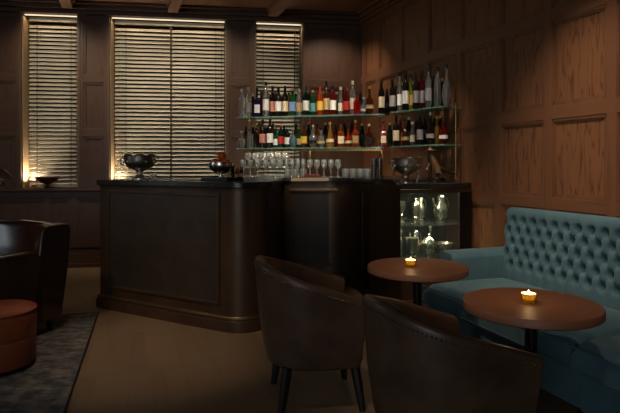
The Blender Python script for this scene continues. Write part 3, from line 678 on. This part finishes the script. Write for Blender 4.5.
# punch bowls
def punch_bowl(loc, rz, h, r, label, feet=False, dark=False):
    root = thing('punch_bowl', label, 'bowl', loc, rz)
    pr = [(0, 0), (r*.5, 0), (r*.5, h*.05), (r*.38, h*.1), (r*.16, h*.2), (r*.14, h*.28), (r*.3, h*.36), (r*.75, h*.5), (r*.95, h*.72), (r*.92, h*.88), (r*1.0, h), (r*.95, h), (r*.87, h*.86), (r*.88, h*.72), (r*.6, h*.52), (0, h*.42)]
    m = MB().lathe(pr, 32)
    for v in m.bm.verts:      # scalloped rim
        if v.co.z > h*.9: v.co.z += .008*math.cos(math.atan2(v.co.y, v.co.x)*8)
    m.obj('bowl_body', DSILV, root)
    for s in (-1, 1):
        hm = MB(); x = s*r*.93
        hm.tube([(x*.97, 0, h*.6), (x*1.14, 0, h*.58), (x*1.24, 0, h*.7), (x*1.18, 0, h*.84), (x*1.0, 0, h*.86)], [.008, .007, .006, .007, .008], 8)
        hm.obj('handle', DSILV, root)
    for k in range(10):
        a_ = 2*PI*k/10+.1
        MB().lathe([(0, -.012), (.010, -.008), (.013, 0), (.010, .008), (0, .012)], 8, (r*.93*math.cos(a_), r*.93*math.sin(a_), h*.70)).obj('boss', DSILV, root)
    if feet:
        for k in range(4):
            a_ = PI/4+k*PI/2
            MB().tube([(r*.75*math.cos(a_), r*.75*math.sin(a_), h*.55), (r*.82*math.cos(a_), r*.82*math.sin(a_), h*.3), (r*.7*math.cos(a_), r*.7*math.sin(a_), .006)], [.008, .006, .008], 8).obj('leg', SILVER, root)
    return root
punch_bowl(((140-HX)/F*4.82, 4.82, BT), .3, .225, .148, 'large ornate silver punch bowl on the left end of the bar')
yo = 4.42; xo = (221-HX)/F*yo
tag(MB().box(-.15, .12, -.11, .11, 0, .012).box(-.15, .12, -.11, -.10, .012, .03).box(-.15, .12, .10, .11, .012, .03).box(-.15, -.14, -.1, .1, .012, .03).box(.11, .12, -.1, .1, .012, .03).obj('bar_tray', BLACK, loc=(xo+.02, yo, BT), rz=-.49, smooth=False, bevel=.003), 'flat black tray under the silver fruit bowl on the bar', 'tray')
fb = thing('fruit_bowl', 'round silver bowl of oranges on the black tray', 'bowl', (xo, yo, BT+.012), 0)
MB().lathe([(0, 0), (.055, 0), (.05, .008), (.02, .02), (.018, .04), (.055, .055), (.098, .09), (.104, .12), (.099, .145), (.094, .145), (.098, .12), (.09, .09), (.05, .062), (0, .055)], 28).obj('bowl_body', SILVER, fb)
ORG = mottled('orange_peel', (206, 84, 26), (222, 102, 34), 60, .5, bump=.4)
for i, (dx, dy, dz, who) in enumerate(((-.044, -.014, .135, 'left'), (.04, -.02, .137, 'right'), (0, .048, .135, 'back'), (.006, .004, .192, 'topmost'))):
    o = MB().lathe([(0, -.038), (.02, -.033), (.034, -.016), (.039, 0), (.034, .019), (.02, .034), (0, .037)], 16).obj('orange', ORG, loc=(xo+dx, yo+dy, BT+.012+dz))
    tag(o, 'orange fruit in the silver bowl, the %s one' % who, 'orange', 'oranges in the bowl')
cp = R(2.62, 4.19)
punch_bowl((.862, 4.75, CBT), RZR, .225, .14, 'ornate silver bowl on four legs above the display cabinet', feet=True)
tg = tumbler(.06, .025).obj('shot_glass', GLASS, loc=((154-HX)/F*4.66, 4.66, BT)); tag(tg, 'tiny clear glass beside the large silver punch bowl', 'glass')
for i, (x, Y, g_, hh) in enumerate(((237, 4.50, 'amber', .10), (241.5, 4.56, 'brown', .12), (232.5, 4.60, 'dgreen', .13))):
    bottle(((x-HX)/F*Y, Y, BT), 'tall', hh, .018, g_, 'tan' if i != 2 else None, 'k', 'tiny %s bitters bottle right of the fruit bowl' % GN[g_], 'bitters bottles', 0)

# dark sculpture: crested head, V-shaped chest and a long spike reaching right
p = R(2.905, 4.22); sc = thing('sculpture', 'dark sculpture with flat crest and long spike beside the silver bowl', 'sculpture', (p.x-.10, p.y-.0, CBT), 0)
MB().lathe([(0, 0), (.065, 0), (.065, .018), (.05, .025), (0, .027)], 20).obj('base', BLACK, sc)
MB().tube([(.02, 0, .02), (.03, 0, .08), (.015, 0, .14), (-.015, 0, .2), (-.03, 0, .25), (-.035, 0, .285)], [.03, .036, .032, .028, .022, .016], 12).obj('torso', mottled('carved_wood', (88, 62, 42), (120, 88, 60), 18, .5), sc)
MB().tube([(.03, 0, .13), (.08, 0, .115), (.15, -.01, .095), (.215, -.02, .08)], [.026, .02, .014, .003], 8).obj('spike', BRONZE, sc)
MB().lathe([(0, -.012), (.05, -.008), (.085, 0), (.06, .006), (.035, .02), (.03, .035), (0, .04)], 18, (-.035, 0, .29), sy=.6).obj('crest', BRONZE, sc)
MB().tube([(-.05, 0, .17), (-.08, -.02, .12), (-.05, -.03, .05), (-.03, -.02, .022)], [.012, .011, .010, .008], 8).obj('limb', BRONZE, sc)

# window-sill pieces
sp = Bk(-3.245, .02, SILL)
fb2 = MB().lathe([(0, 0), (.06, 0), (.055, .01), (.02, .025), (.02, .045), (.06, .06), (.12, .095), (.14, .13), (.132, .132), (.11, .1), (.05, .07), (0, .062)], 24)
tag(fb2.obj('footed_bowl', mottled('dark_wood_bowl', (58, 36, 24), (84, 54, 36), 12, .4), loc=Bk(-3.25, -.005, SILL)), 'dark footed wooden bowl on the sill of the leftmost window', 'bowl')
ar = thing('arched_ornament', 'dark bronze arched ornament on the ledge at the far left', 'ornament', Bk(-3.80, -.02, SILL), RZB)
pts = [(.17*math.cos(t), 0, .17*math.sin(t)*1.25+.02) for t in [PI*k/16 for k in range(17)]]
MB().tube(pts, .014, 10).obj('arch', BRONZE, ar)
MB().box(-.19, .19, -.03, .03, 0, .02).obj('base', BRONZE, ar, smooth=False, bevel=.004)
MB().lathe([(0, .02), (.05, .02), (.07, .05), (.06, .10), (.02, .13), (0, .135)], 18, (.0, 0, 0), sy=.35).obj('centrepiece', BRONZE, ar)

# ------------------------------------------------------------------ sofa
SF = thing('sofa', 'teal velvet sofa with deep buttoned back along the right wall', 'sofa', R(2.06, 1.93), RZR)
S0, S1 = -.73, 1.32     # along the wall, relative to the seam between the seats
def rbox(x0, x1, y0, y1, z0, z1, name, m, par, bv=.03, crown=0):
    o = MB().box(x0, x1, y0, y1, z0, z1).obj(name, m, par, bevel=bv, bseg=4); return o
def cushion(x0, x1, y0, y1, z0, z1, name, crown=.02):
    nu, nv = 14, 24
    m = MB(); r = .035
    def f(i, j):
        u, v = i/(nu-1), j/(nv-1)
        return Vector((x0+(x1-x0)*u, y0+(y1-y0)*v, z1+crown*(math.sin(PI*u)*math.sin(PI*v))**.5-(r*(1-min(1, min(u, 1-u)*(x1-x0)/r))**2) - (r*(1-min(1, min(v, 1-v)*(y1-y0)/r))**2)))
    Vt = m.grid(f, nu, nv)
    loop = [Vt[i][0] for i in range(nu)]+[Vt[nu-1][j] for j in range(1, nv)]+[Vt[i][nv-1] for i in range(nu-2, -1, -1)]+[Vt[0][j] for j in range(nv-2, 0, -1)]
    low = [m.bm.verts.new((v.co.x, v.co.y, z0)) for v in loop]
    n = len(loop)
    for k in range(n): m.bm.faces.new((loop[k], loop[(k+1) % n], low[(k+1) % n], low[k]))
    m.bm.faces.new(low)
    return m.obj(name, VELVET, SF, bevel=.012)
cushion(.0, .72, .02, 1.355, .275, .415, 'seat_cushion')
cushion(-.03, .72, S0, .012, .275, .425, 'seat_cushion')
for (a_, b_, off) in ((.015, 1.36, .045), (S0, .01, .03)):
    MB().box(off, .9, a_, b_, .08, .272).obj('sofa_base', VELVET, SF, bevel=.01)
for y0_, y1_, x_ in ((.02, 1.355, .0), (S0, .012, -.03)):
    for z_ in (.292, .40):
        MB().tube([(x_-.001, y0_+.02, z_), (x_-.002, (y0_+y1_)/2, z_), (x_-.001, y1_-.02, z_)], .006, 8).obj('piping', PIPE, SF)
for x_, y_ in ((.1, 1.42), (.82, 1.42), (.1, S0+.08), (.82, S0+.08), (.1, .05)):
    MB().lathe([(0, 0), (.018, 0), (.026, .08), (0, .08)], 12, (x_, y_, 0)).obj('sofa_foot', EBON, SF)
# tufted back: grid over (along, height)
BZ0, BZ1, PIT, RH, ZT = .40, .935, .1, .083, .843
def tuft(s, z):
    zz = (ZT-z)/RH
    row_top, row_bot = 0, 4
    pp = s/PIT; amp = .020
    if 0 <= zz <= 4:
        P_ = pp+zz/2; Q_ = pp-zz/2
        h = (abs(math.sin(PI*P_))*abs(math.sin(PI*Q_)))**.45
        i0 = round(zz); ph = .5*(i0 % 2)
        j0 = round(pp-ph)+ph
        dd = ((pp-j0)*PIT)**2+((zz-i0)*RH)**2
        return amp*h - .050*math.exp(-dd/(2*.0155**2))
    ph = 0
    h = abs(math.sin(PI*(pp)))**.4
    e = (zz-4) if zz > 4 else -zz
    dd = ((pp-round(pp))*PIT)**2+(e*RH)**2
    fade = 1 if zz > 4 else max(0, 1-e/.55)
    return amp*(h*(.35+.65*fade)+(1-fade)*.65) - .050*math.exp(-dd/(2*.0155**2))
m = MB(); NU, NV = 260, 84; y0_, y1_ = S0, 1.415
def bf(i, j):
    v = i/(NU-1); y = y0_+(y1_-y0_)*v
    q = j/(NV-1)
    base = .735
    rt = .05
    if q < .80:
        z = BZ0+(BZ1-rt-BZ0)*q/.80; x = base+.05*(z-BZ0)/(BZ1-BZ0)-tuft(y, z)
        # end falls away in a rounded edge
    elif q < .93:
        a_ = (q-.80)/.13*PI/2; z = BZ1-rt+rt*math.sin(a_); x = base+.047-.020+rt*(1-math.cos(a_))
        x += (.020-tuft(y, BZ1-rt))*(1-(q-.80)/.13)
    else:
        a_ = (q-.93)/.07; z = BZ1-.01*a_*a_; x = base+.055+.16*a_
    e = (y1_-y)
    r2 = .06
    if e < r2:
        k = 1-e/r2; x += .05*(1-math.sqrt(max(0, 1-k*k)))
        z -= max(0, (z-(BZ1-.10))/.10)*.05*(1-math.sqrt(max(0, 1-k*k)))
    return Vector((x, y, z))
Vt = m.grid(bf, NU, NV)
# close the back with its rear face, ends and bottom
rear = [[m.bm.verts.new((.95, Vt[i][0].co.y, z)) for z in (BZ0,)] for i in range(NU)]
for i in range(NU-1):
    m.bm.faces.new((Vt[i][NV-1], Vt[i+1][NV-1], rear[i+1][0], rear[i][0])); m.bm.faces.new((rear[i][0], rear[i+1][0], Vt[i+1][0], Vt[i][0]))
for i in (0, NU-1): m.bm.faces.new([Vt[i][j] for j in range(NV)]+[rear[i][0]])
m.obj('tufted_back', VELVET, SF)
bprot = None
for rw in range(5):
    z = ZT-rw*RH; k = math.ceil((S0+.03)/PIT)
    while (k+.5*(rw % 2))*PIT < 1.36:
        s_ = (k+.5*(rw % 2))*PIT
        x = .735+.05*(z-BZ0)/(BZ1-BZ0)+.049
        if bprot is None:
            bprot = MB().lathe([(0, -.006), (.008, -.003), (.009, 0), (.006, .003), (0, .005)], 10, M=Matrix.Rotation(-PI/2, 4, 'Y')).obj('button', PIPE, SF, loc=(x-.004, s_, z))
        else:
            o = bprot.copy(); C.objects.link(o); o.parent = SF; o.location = (x-.004, s_, z)
        k += 1
# arm
am = MB()
prof = [(0, .08), (0, .57), (.02, .60), (.06, .615), (.12, .615), (.16, .60), (.18, .57), (.18, .08)]
def af(i, j):
    x = (.27, .285, .9)[i]; yy, zz = prof[j]
    return Vector((x, 1.365+yy if i else 1.365+.01+yy*.9, zz if i else min(zz, .605)))
Vt = am.grid(af, 3, len(prof))
am.bm.faces.new([Vt[0][j] for j in range(len(prof))]); am.bm.faces.new([Vt[2][j] for j in range(len(prof))])
for i in range(2): am.bm.faces.new((Vt[i][0], Vt[i+1][0], Vt[i+1][-1], Vt[i][-1]))
am.obj('arm', VELVET, SF, bevel=.006)

# ------------------------------------------------------------------ tables and candles
def table(loc, r, zt, label, grain):
    t = thing('cocktail_table', label, 'table', loc, grain, 'round cocktail tables')
    MB().lathe([(0, zt-.038), (r-.006, zt-.038), (r, zt-.034), (r, zt-.005), (r-.004, zt), (0, zt)], 72).obj('table_top', TABLE, t)
    MB().lathe([(0, .02), (.027, .02), (.027, zt-.06), (.09, zt-.046), (.09, zt-.0385), (0, zt-.0385)], 24).obj('pedestal', BLACK, t)
    MB().lathe([(0, 0), (.2, 0), (.2, .008), (.19, .014), (.04, .02), (.03, .03), (0, .03)], 40).obj('base_plate', BLACK, t)
    return t
T1p, T2p = (.661, 3.262, 0), (.998, 2.392, 0)
table(T1p, .305, .64, 'round cherry-wood cocktail table nearer the display cabinet', .4)
table(T2p, .295, .64, 'round cherry-wood cocktail table in the foreground before the sofa', 1.0)
GOLD = mat('gold_glass', (214, 160, 30), .15, .35, .35)
WAX = mat('candle_wax', (255, 228, 150), .5, emit=8)
FLAME = mat('flame', (255, 214, 130), .5, emit=14)
def candle(loc, label, pw):
    t = thing('votive_candle', label, 'candle', loc, 0, 'votive candles')
    MB().lathe([(0, 0), (.025, 0), (.031, .010), (.034, .024), (.033, .040), (.031, .040), (.031, .024), (.028, .012), (0, .005)], 24).obj('holder', GOLD, t)
    MB().lathe([(0, .007), (.024, .012), (.0295, .026), (.0300, .0385), (0, .0385)], 20).obj('wax', WAX, t)
    MB().lathe([(0, .0386), (.004, .041), (.0045, .045), (.0022, .051), (0, .056)], 10).obj('flame', FLAME, t)
    lamp('POINT', (loc[0], loc[1], loc[2]+.075), pw, (1, .62, .28), size=.012)
candle((.617, 3.25, .64), 'small gold votive candle burning on the farther round table', .14)
candle((.990, 2.400, .64), 'small gold votive candle burning on the nearer round table', .14)

# ------------------------------------------------------------------ tub chairs
def tub_chair(loc, rz, label):
    t = thing('tub_chair', label, 'chair', loc, rz, 'brown leather tub chairs')
    ax, ay, xf = .265, .272, .265        # plan half-axes and front of the arms
    N = 56
    def plan(u):                # u in 0..1 from the right-hand arm front round the back to the other
        a_ = xf; q = (PI/2)*math.sqrt((ax*ax+ay*ay)/2); tot = 2*a_+2*q; d_ = u*tot
        if d_ < a_: return (a_-d_, -ay, 0, -1)
        if d_ > tot-a_: return (d_-(tot-a_), ay, 0, 1)
        th = (d_-a_)/(2*q)*PI
        x, y = -ax*math.sin(th), -ay*math.cos(th); nx, ny = x/ax/ax, y/ay/ay; l = math.hypot(nx, ny)
        return (x, y, nx/l, ny/l)
    def rim(u):
        w_ = abs(u-.5)*2
        return .765-.185*(max(0, w_-.08)/.92)**1.15
    def cs(u):      # closed cross-section (offset from plan, z)
        R_ = rim(u); b = .215
        return [(-.02, b), (0, b+.012), (.012, b+.2*(R_-b)), (.016, b+.5*(R_-b)), (.018, R_-.06), (.019, R_-.045), (.020, R_-.03), (.019, R_-.012), (.012, R_-.002), (-.004, R_+.003), (-.022, R_), (-.036, R_-.010), (-.042, R_-.03), (-.042, R_-.1), (-.05, b+.35*(R_-b)), (-.05, b+.1)]
    def taper(z): return .80+.20*min(1, max(0, (z-.215)/.42))**.8
    def pt(u, o_, z):
        x, y, nx, ny = plan(u); k = taper(z)
        return Vector(((x+nx*o_)*(k if x < 0 else (k*.5+.5)), (y+ny*o_)*k, z))
    m = MB()
    K = len(cs(0))
    Vt = m.grid(lambda i, j: pt(i/(N-1), *cs(i/(N-1))[j]), N, K, closed=True)
    m.bm.faces.new([Vt[0][j] for j in range(K)]); m.bm.faces.new([Vt[N-1][j] for j in range(K)])
    m.obj('shell', LEATH, t, bevel=.006, bseg=2)
    # seat: base drum and cushion following the inside of the shell
    def seatpoly(z, inset, front):
        P_ = [pt(i/30, -.045-inset, z) for i in range(31)]
        P_ = [(p.x, p.y) for p in P_ if p.x < .235]
        P_ += [(front-.03, P_[-1][1]*.97), (front, P_[-1][1]*.7), (front+.012, 0), (front, -P_[-1][1]*.7), (front-.03, -P_[-1][1]*.97)]
        return P_
    MB().prism(seatpoly(.3, .0, .275), .225, .335).obj('seat_base', LEATH, t, bevel=.015, bseg=3)
    MB().prism(seatpoly(.36, .004, .285), .337, .44).obj('seat_cushion', LEATH, t, bevel=.03, bseg=4)
    for sx_, sy_ in ((1, 1), (1, -1), (-1, 1), (-1, -1)):
        x0, y0 = .045+.175*sx_, .18*sy_
        x1, y1 = x0+.035*sx_, y0+.028*sy_
        MB().tube([(x0, y0, .235), ((x0+x1)/2, (y0+y1)/2, .12), (x1, y1, 0.0)], [.027, .024, .017], 8).obj('leg', EBON, t)
    m = MB(); nn = 92
    for i in range(nn):
        u = .02+.96*i/(nn-1); R_ = rim(u); p_ = pt(u, .0205, R_-.032)
        m.lathe([(0, -.005), (.0048, 0), (0, .005)], 6, tuple(p_))
    o = m.obj('nailhead_trim', STUD, t); o['kind'] = 'stuff'
    # back seam
    return t
tub_chair((-.015, 2.88, 0), math.radians(9), 'brown leather tub chair standing before the bar, at the farther table')
tub_chair((.488, 2.05, 0), math.radians(19), 'brown leather tub chair nearest the camera, at the nearer table')

# ------------------------------------------------------------------ rug, armchair, ottoman
ra, rd, rl = Vector((-1.80, 4.50)), Vector((.2923, -.9563)), Vector((-.9563, -.2923))
rug = [tuple(ra), tuple(ra+rl*2.7), tuple(ra+rl*2.7+rd*3.4), tuple(ra+rd*3.4)]
ro = thing('area_rug', 'dark grey mottled rug under the armchair and ottoman', 'rug', (0, 0, 0))
MB().prism(rug, 0.0005, .012).obj('rug_field', RUG, ro, smooth=False)
m = MB()
for k in range(4):
    p0, p1 = Vector(rug[k]), Vector(rug[(k+1) % 4]); m.tube([(p0.x, p0.y, .0075), (p1.x, p1.y, .0075)], .007, 8)
m.obj('rug_binding', mat('rug_edge', (34, 32, 32), .9), ro)
RT = .0125
ac = thing('club_armchair', 'dark brown glossy leather club armchair on the rug at left', 'armchair', (-1.875, 4.06, RT), math.radians(157))
WID = .86
def softbox(x0, x1, y0, y1, z0, z1, name, m_, par, bv, shear=0, top_in=0, rz=0):
    mb = MB().box(x0, x1, y0, y1, z0, z1)
    for v in mb.bm.verts:
        if v.co.z > (z0+z1)/2: v.co.y += shear
    bmesh.ops.subdivide_edges(mb.bm, edges=mb.bm.edges, cuts=5, use_grid_fill=True)
    return mb.obj(name, m_, par, bevel=0) if not bv else mb.obj(name, m_, par, bevel=bv, bseg=4)
# back with a concave inner face, one grid round its section
m = MB(); NU, cs_ = 26, None
def backpt(i, j):
    u = i/(NU-1); x = WID*u
    curve = .10*(abs(2*u-1)**2.2)       # wings come forward at the sides
    sec = [(.03, .09), (-.03, .45), (-.06, .76), (-.05, .795), (-.015, .808), (.04, .808), (.085, .797), (.105, .765), (.13, .6), (.20, .38), (.22, .2), (.22, .09)]
    y, z = sec[j]
    if y > 0.03 and j > 4: y += curve*(1 if j < 9 else .6)
    z -= .012*(1-math.sin(PI*u))if z > .7 else 0
    return Vector((x, y, z))
Vt = m.grid(backpt, NU, 12, closed=True)
for i in (0, NU-1): m.bm.faces.new([Vt[i][j] for j in range(12)])
m.obj('backrest', LEATHD, ac, bevel=.012, bseg=3)
def armmesh(x0, x1, nm):
    m = MB(); xs = [(x0, .09), (x0, .58), (x0+.012, .61), (x0+.04, .625), (x1-.04, .625), (x1-.012, .61), (x1, .58), (x1, .09)]
    ys = [.20, .4, .6, .69, .72]
    def f(i, j):
        x, z = xs[j]; k = 1 if i < 4 else .96
        return Vector(((x-(x0+x1)/2)*k+(x0+x1)/2, ys[i], z-(.0 if i < 3 else .008*(i-2)) if z > .3 else z))
    Vt = m.grid(f, 5, 8, closed=True)
    for i in (0, 4): m.bm.faces.new([Vt[i][j] for j in range(8)])
    m.obj(nm, LEATHD, ac, bevel=.012, bseg=3)
armmesh(0, .15, 'arm'); armmesh(WID-.15, WID, 'arm')
MB().box(.15, WID-.15, .2, .70, .09, .29).obj('seat_base', LEATHD, ac, bevel=.01)
MB().box(.155, WID-.155, .27, .735, .292, .43).obj('seat_cushion', LEATHD, ac, bevel=.045, bseg=5)
MB().tube([(.0, .108, .785), (.2, .075, .803), (.43, .058, .808), (.66, .075, .803), (WID, .108, .785)], .007, 8).obj('piping', LEATHD, ac)
for x_, y_ in ((.07, .08), (WID-.07, .08), (.07, .64), (WID-.07, .64)):
    MB().lathe([(0, 0), (.02, 0), (.028, .09), (0, .09)], 10, (x_, y_, 0)).obj('foot', EBON, ac)
ot = thing('round_ottoman', 'round orange-tan leather ottoman before the dark armchair', 'ottoman', (-1.93, 3.27, RT), 0)
r = .218
MB().lathe([(0, .03), (r-.01, .03), (r-.003, .045), (r, .18), (r-.0008, .193), (r-.002, .195), (r-.0008, .197), (r, .21), (r, .335), (r-.004, .345), (r+.003, .351), (r+.003, .357), (r-.006, .363), (r-.03, .372), (0, .380)], 64).obj('upholstery', TAN, ot)
MB().lathe([(0, 0), (r-.03, 0), (r-.03, .032), (0, .032)], 48).obj('plinth', BLACK, ot)

# ------------------------------------------------------------------ ceiling downlights and lamps
def downlight(x, y, label, on=True, r=.032):
    d = thing('ceiling_downlight', label, 'ceiling light', (x, y, CH), 0, 'ceiling downlights')
    MB().lathe([(r, -.001), (r+.014, -.001), (r+.014, -.007), (r, -.009), (r-.004, -.004)], 24).obj('trim_ring', mat('ring_bronze', (90, 70, 52), .4, .8), d)
    MB().lathe([(0, -.0015), (r-.004, -.0015), (r-.004, -.004), (0, -.004)], 20).obj('lens', mat('downlight_lens', (255, 200, 165), .5, emit=1.3), d)
    return d
def dl(x, y, aim, power, angle, label, blend=.8, size=.04, col=(1, .80, .60)):
    downlight(x, y, label); power *= 2.0
    return lamp('SPOT', (x, y, CH-.02), power, col, aim=aim, size=size, angle=angle, blend=blend)
WCOL = (1, .86, .66)
# window washers
for i, (a_, b_) in enumerate(WIN):
    tm = (a_+b_)/2
    for dt in ((0,) if i != 1 else (-.4, .4)):
        p = Bk(tm+dt, -.95)
        dl(p.x, p.y, Bk(tm+dt, .17, 1.9), 30 if i != 0 else 25, 88, 'ceiling downlight washing the %s window%s' % (['left', 'middle', 'right'][i], '' if i != 1 else (', left one', ', right one')[dt > 0]), 1, col=WCOL)
# the visible downlight over the back counter and others aimed at bottles, bar floor, seating
dl(.262, 6.3, (.34, 7.0, 1.2), 26, 100, 'small ceiling downlight above the back counter near the corner')
for k, x in enumerate((-.75, -.1, .55)):
    dl(x, 4.25, (x*.9, 5.85, 1.58), 95, 36, 'ceiling downlight over the bar aimed at the bottles, %s of three' % ('left', 'middle', 'right')[k], col=(1, .84, .66), size=.07)
dl(.45, 3.6, (1.02, 5.1, 1.66), 62, 32, 'ceiling downlight aimed at the shelf corner', col=(1, .84, .66), size=.07)
dl(-1.3, 2.6, (-1.1, 3.75, 0), 42, 40, 'ceiling downlight over the open floor before the bar')
dl(.95, 1.6, (1.3, 3.1, .5), 20, 50, 'ceiling downlight over the nearer table')
dl(.3, 1.8, (1.8, 3.95, .55), 50, 38, 'ceiling downlight between the tub chairs and the sofa aimed at the right wall', blend=1)
dl(-3.2, 3.2, (-2.2, 4.1, .7), 14, 60, 'ceiling downlight over the armchair')
dl(-2.6, 1.6, (-1.2, 4.3, .6), 56, 40, 'ceiling downlight aimed at the bar front', blend=1)
dl(1.25, 2.95, (1.95, 4.05, .45), 66, 54, 'ceiling downlight over the sofa, close to the right wall', blend=1)
dl(.75, 4.15, (1.0, 4.72, 1.25), 66, 30, 'added ceiling downlight brightening the top of the display cabinet', blend=.9, size=.06)  # added, out of view, to brighten the silver bowl and sculpture
dl(-.5, 1.5, (1.0, 3.2, .25), 40, 42, 'added fill downlight behind the camera aimed at the tub chairs and sofa front', blend=1)  # added, unseen, to lift the dark sofa base and chair insides
